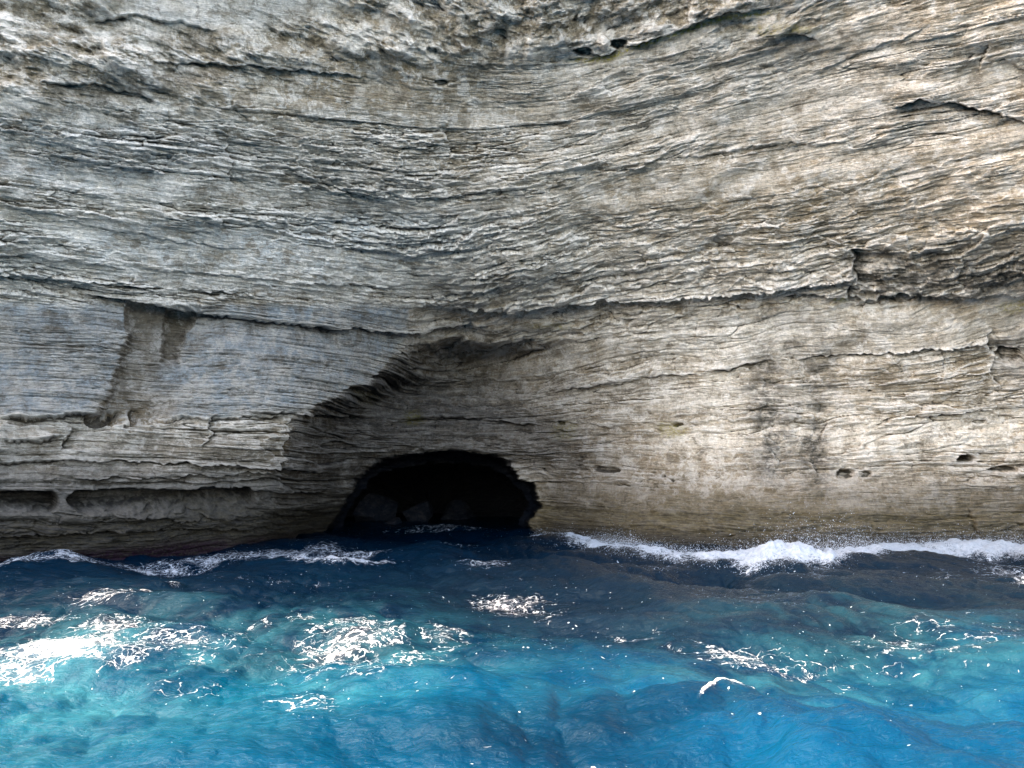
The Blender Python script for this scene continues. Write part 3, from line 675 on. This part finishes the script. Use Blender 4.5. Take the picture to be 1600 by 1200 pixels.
body = t.mix(t.math('MULTIPLY', ae, t.ramp(t.noise(flat, .8, 5, .6, .8), .35, .68, .0, .7)), body, (.03, .15, .19))
b = t.n('BsdfPrincipled')
t.set(b.inputs['Base Color'], body); b.inputs['Roughness'].default_value = .06; b.inputs['IOR'].default_value = 1.18; b.inputs['Specular Tint'].default_value = (.55, .85, 1, 1)
rip = t.math('ADD', t.math('MULTIPLY', t.noise(t.scale(pos, (1, 1.5, 1)), 5., 5, .6, .5), 1.), t.math('MULTIPLY', t.noise(t.scale(pos, (1, 1.6, 1)), 22., 3, .6), .22))
t.set(b.inputs['Normal'], t.bump(rip, .06, 1.))
fm = t.n('BsdfPrincipled'); t.set(fm.inputs['Base Color'], t.mix(t.ramp(brk2, .3, .7), t.mix(foam_shade, (.74, .80, .84), (.28, .36, .48)), t.mix(foam_shade, (.92, .93, .94), (.48, .56, .68)))); fm.inputs['Roughness'].default_value = .7  # foam near the cliff has bluish shade painted into its white
t.set(fm.inputs['Normal'], t.bump(t.math('ADD', lace, t.math('MULTIPLY', t.noise(pos, 14., 5, .7), 1.3)), .06, 1.))
mx = t.n('MixShader'); t.set(mx.inputs[0], lace); t.t.links.new(b.outputs[0], mx.inputs[1]); t.t.links.new(fm.outputs[0], mx.inputs[2])
t.t.links.new(mx.outputs[0], t.out.inputs[0])
water = mesh_grid('water', WP, dict(foam=foam, aerated=aer, teal=teal, deep=deep, gloom=.85 * ss(24, 36, wy - .12 * np.abs(wx + 4)), surf=ss(925, 895, PY), cliff_reflect=cliff_reflect), None, t.m)  # deep and surf also carry shade painted into water and foam
water['kind'] = 'structure'

# ------------------------------------------------------------------ SPRAY thrown up by the surf
t = NT('spray_shaded')
b = t.n('BsdfPrincipled'); b.inputs['Base Color'].default_value = (.46, .54, .66, 1); b.inputs['Roughness'].default_value = .6  # white spray, with bluish shade put into its colour
t.t.links.new(b.outputs[0], t.out.inputs[0])
def drops(name, C0, R0, mat):
    """many tiny octahedra in one mesh"""
    o6 = np.array([(1, 0, 0), (-1, 0, 0), (0, 1, 0), (0, -1, 0), (0, 0, 1), (0, 0, -1)], float)
    tri = np.array([(0, 2, 4), (2, 1, 4), (1, 3, 4), (3, 0, 4), (2, 0, 5), (1, 2, 5), (3, 1, 5), (0, 3, 5)])
    n = len(C0)
    A = rng.normal(size=(n, 3, 3)) * .35 + np.eye(3)
    V = np.einsum('vk,nkj->nvj', o6, A) * R0[:, None, None] + C0[:, None]
    q = (tri[None] + 6 * np.arange(n)[:, None, None]).reshape(-1, 3).astype(np.int32)
    me = bpy.data.meshes.new(name)
    me.vertices.add(n * 6); me.vertices.foreach_set('co', V.astype(F).ravel())
    me.loops.add(q.size); me.loops.foreach_set('vertex_index', q.ravel())
    me.polygons.add(len(q)); me.polygons.foreach_set('loop_start', np.arange(0, q.size, 3, dtype=np.int32))
    me.update(calc_edges=True); me.materials.append(mat)
    o = bpy.data.objects.new(name, me); COL.objects.link(o); o['kind'] = 'stuff'
    return o
n = 90000
px = rng.uniform(830, 1700, n)
wgt = np.interp(px, [830, 900, 960, 1060, 1150, 1230, 1300, 1400, 1450, 1530, 1600, 1700], [.15, .2, .6, .3, .35, 1, 1, .6, .55, .7, .6, .5])
px = px[rng.uniform(0, 1, n) < wgt]; n = len(px)
base_py = np.interp(px, *np.array(SURF, float).T) + rng.normal(size=n) * 6
sx, sy = sea(px, base_py)
amp = np.interp(px, [830, 960, 1060, 1150, 1230, 1300, 1400, 1530, 1700], [.1, .3, .15, .25, .55, .5, .35, .35, .3]) * (.55 + .9 * np.abs(n2(sx / .35, sx * 0, 400)) + .5 * n2(sx / 1.3, sx * 0, 401))
hz = .10 + np.abs(rng.normal(size=n)) ** 1.4 * amp * .85
C0 = np.stack([sx + rng.normal(size=n) * .05, sy + rng.normal(size=n) * .12, hz], -1)
spray = drops('sea_spray', C0, rng.gamma(2., .0018, n) + .0035, t.m)
spray['label'] = 'white spray thrown up where the surf breaks on the right wall'; spray['category'] = 'sea spray'

# ------------------------------------------------------------------ LIGHT, CAMERA
SUN_EL, SUN_AZ = 56, -80          # azimuth clockwise from +Y (towards the cliff); negative is left
w_ = bpy.data.worlds.new('World'); scene.world = w_; w_.use_nodes = True
nt = w_.node_tree; bg = nt.nodes['Background']
sky = nt.nodes.new('ShaderNodeTexSky'); sky.sky_type = 'NISHITA'; sky.sun_disc = False
sky.sun_elevation = math.radians(SUN_EL); sky.sun_rotation = math.radians(SUN_AZ)
sky.dust_density = 3.5; sky.ozone_density = .6; sky.air_density = .8
hz_ = nt.nodes.new('ShaderNodeMix'); hz_.data_type = 'RGBA'; hz_.blend_type = 'MULTIPLY'; hz_.inputs[0].default_value = 1.
hz_.inputs[7].default_value = (1.22, 1.0, .76, 1)
nt.links.new(sky.outputs[0], hz_.inputs[6]); nt.links.new(hz_.outputs[2], bg.inputs[0]); bg.inputs[1].default_value = 1.55
L = bpy.data.lights.new('sun', 'SUN'); L.energy = 3.2; L.angle = math.radians(.53); L.color = (1, .95, .88)
lo = bpy.data.objects.new('sun', L); COL.objects.link(lo)
from mathutils import Vector
e, a = math.radians(SUN_EL), math.radians(SUN_AZ)
lo.rotation_euler = (-Vector((math.sin(a) * math.cos(e), math.cos(a) * math.cos(e), math.sin(e)))).to_track_quat('-Z', 'Y').to_euler()
lo.location = (-30, 0, 60)
cam = bpy.data.cameras.new('camera'); cam.lens = 36 * FP / 1600; cam.sensor_width = 36; cam.clip_start = .05; cam.clip_end = 20000
co = bpy.data.objects.new('camera', cam); COL.objects.link(co)
co.location = (0, 0, CH); co.rotation_euler = (math.pi / 2 + TH, 0, 0)
scene.camera = co
scene.render.engine = 'CYCLES'
scene.cycles.max_bounces = 6; scene.cycles.diffuse_bounces = 3; scene.cycles.glossy_bounces = 3
scene.cycles.sample_clamp_indirect = 6; scene.cycles.sample_clamp_direct = 12
scene.view_settings.view_transform = 'Standard'; scene.view_settings.look = 'None'; scene.view_settings.exposure = 0
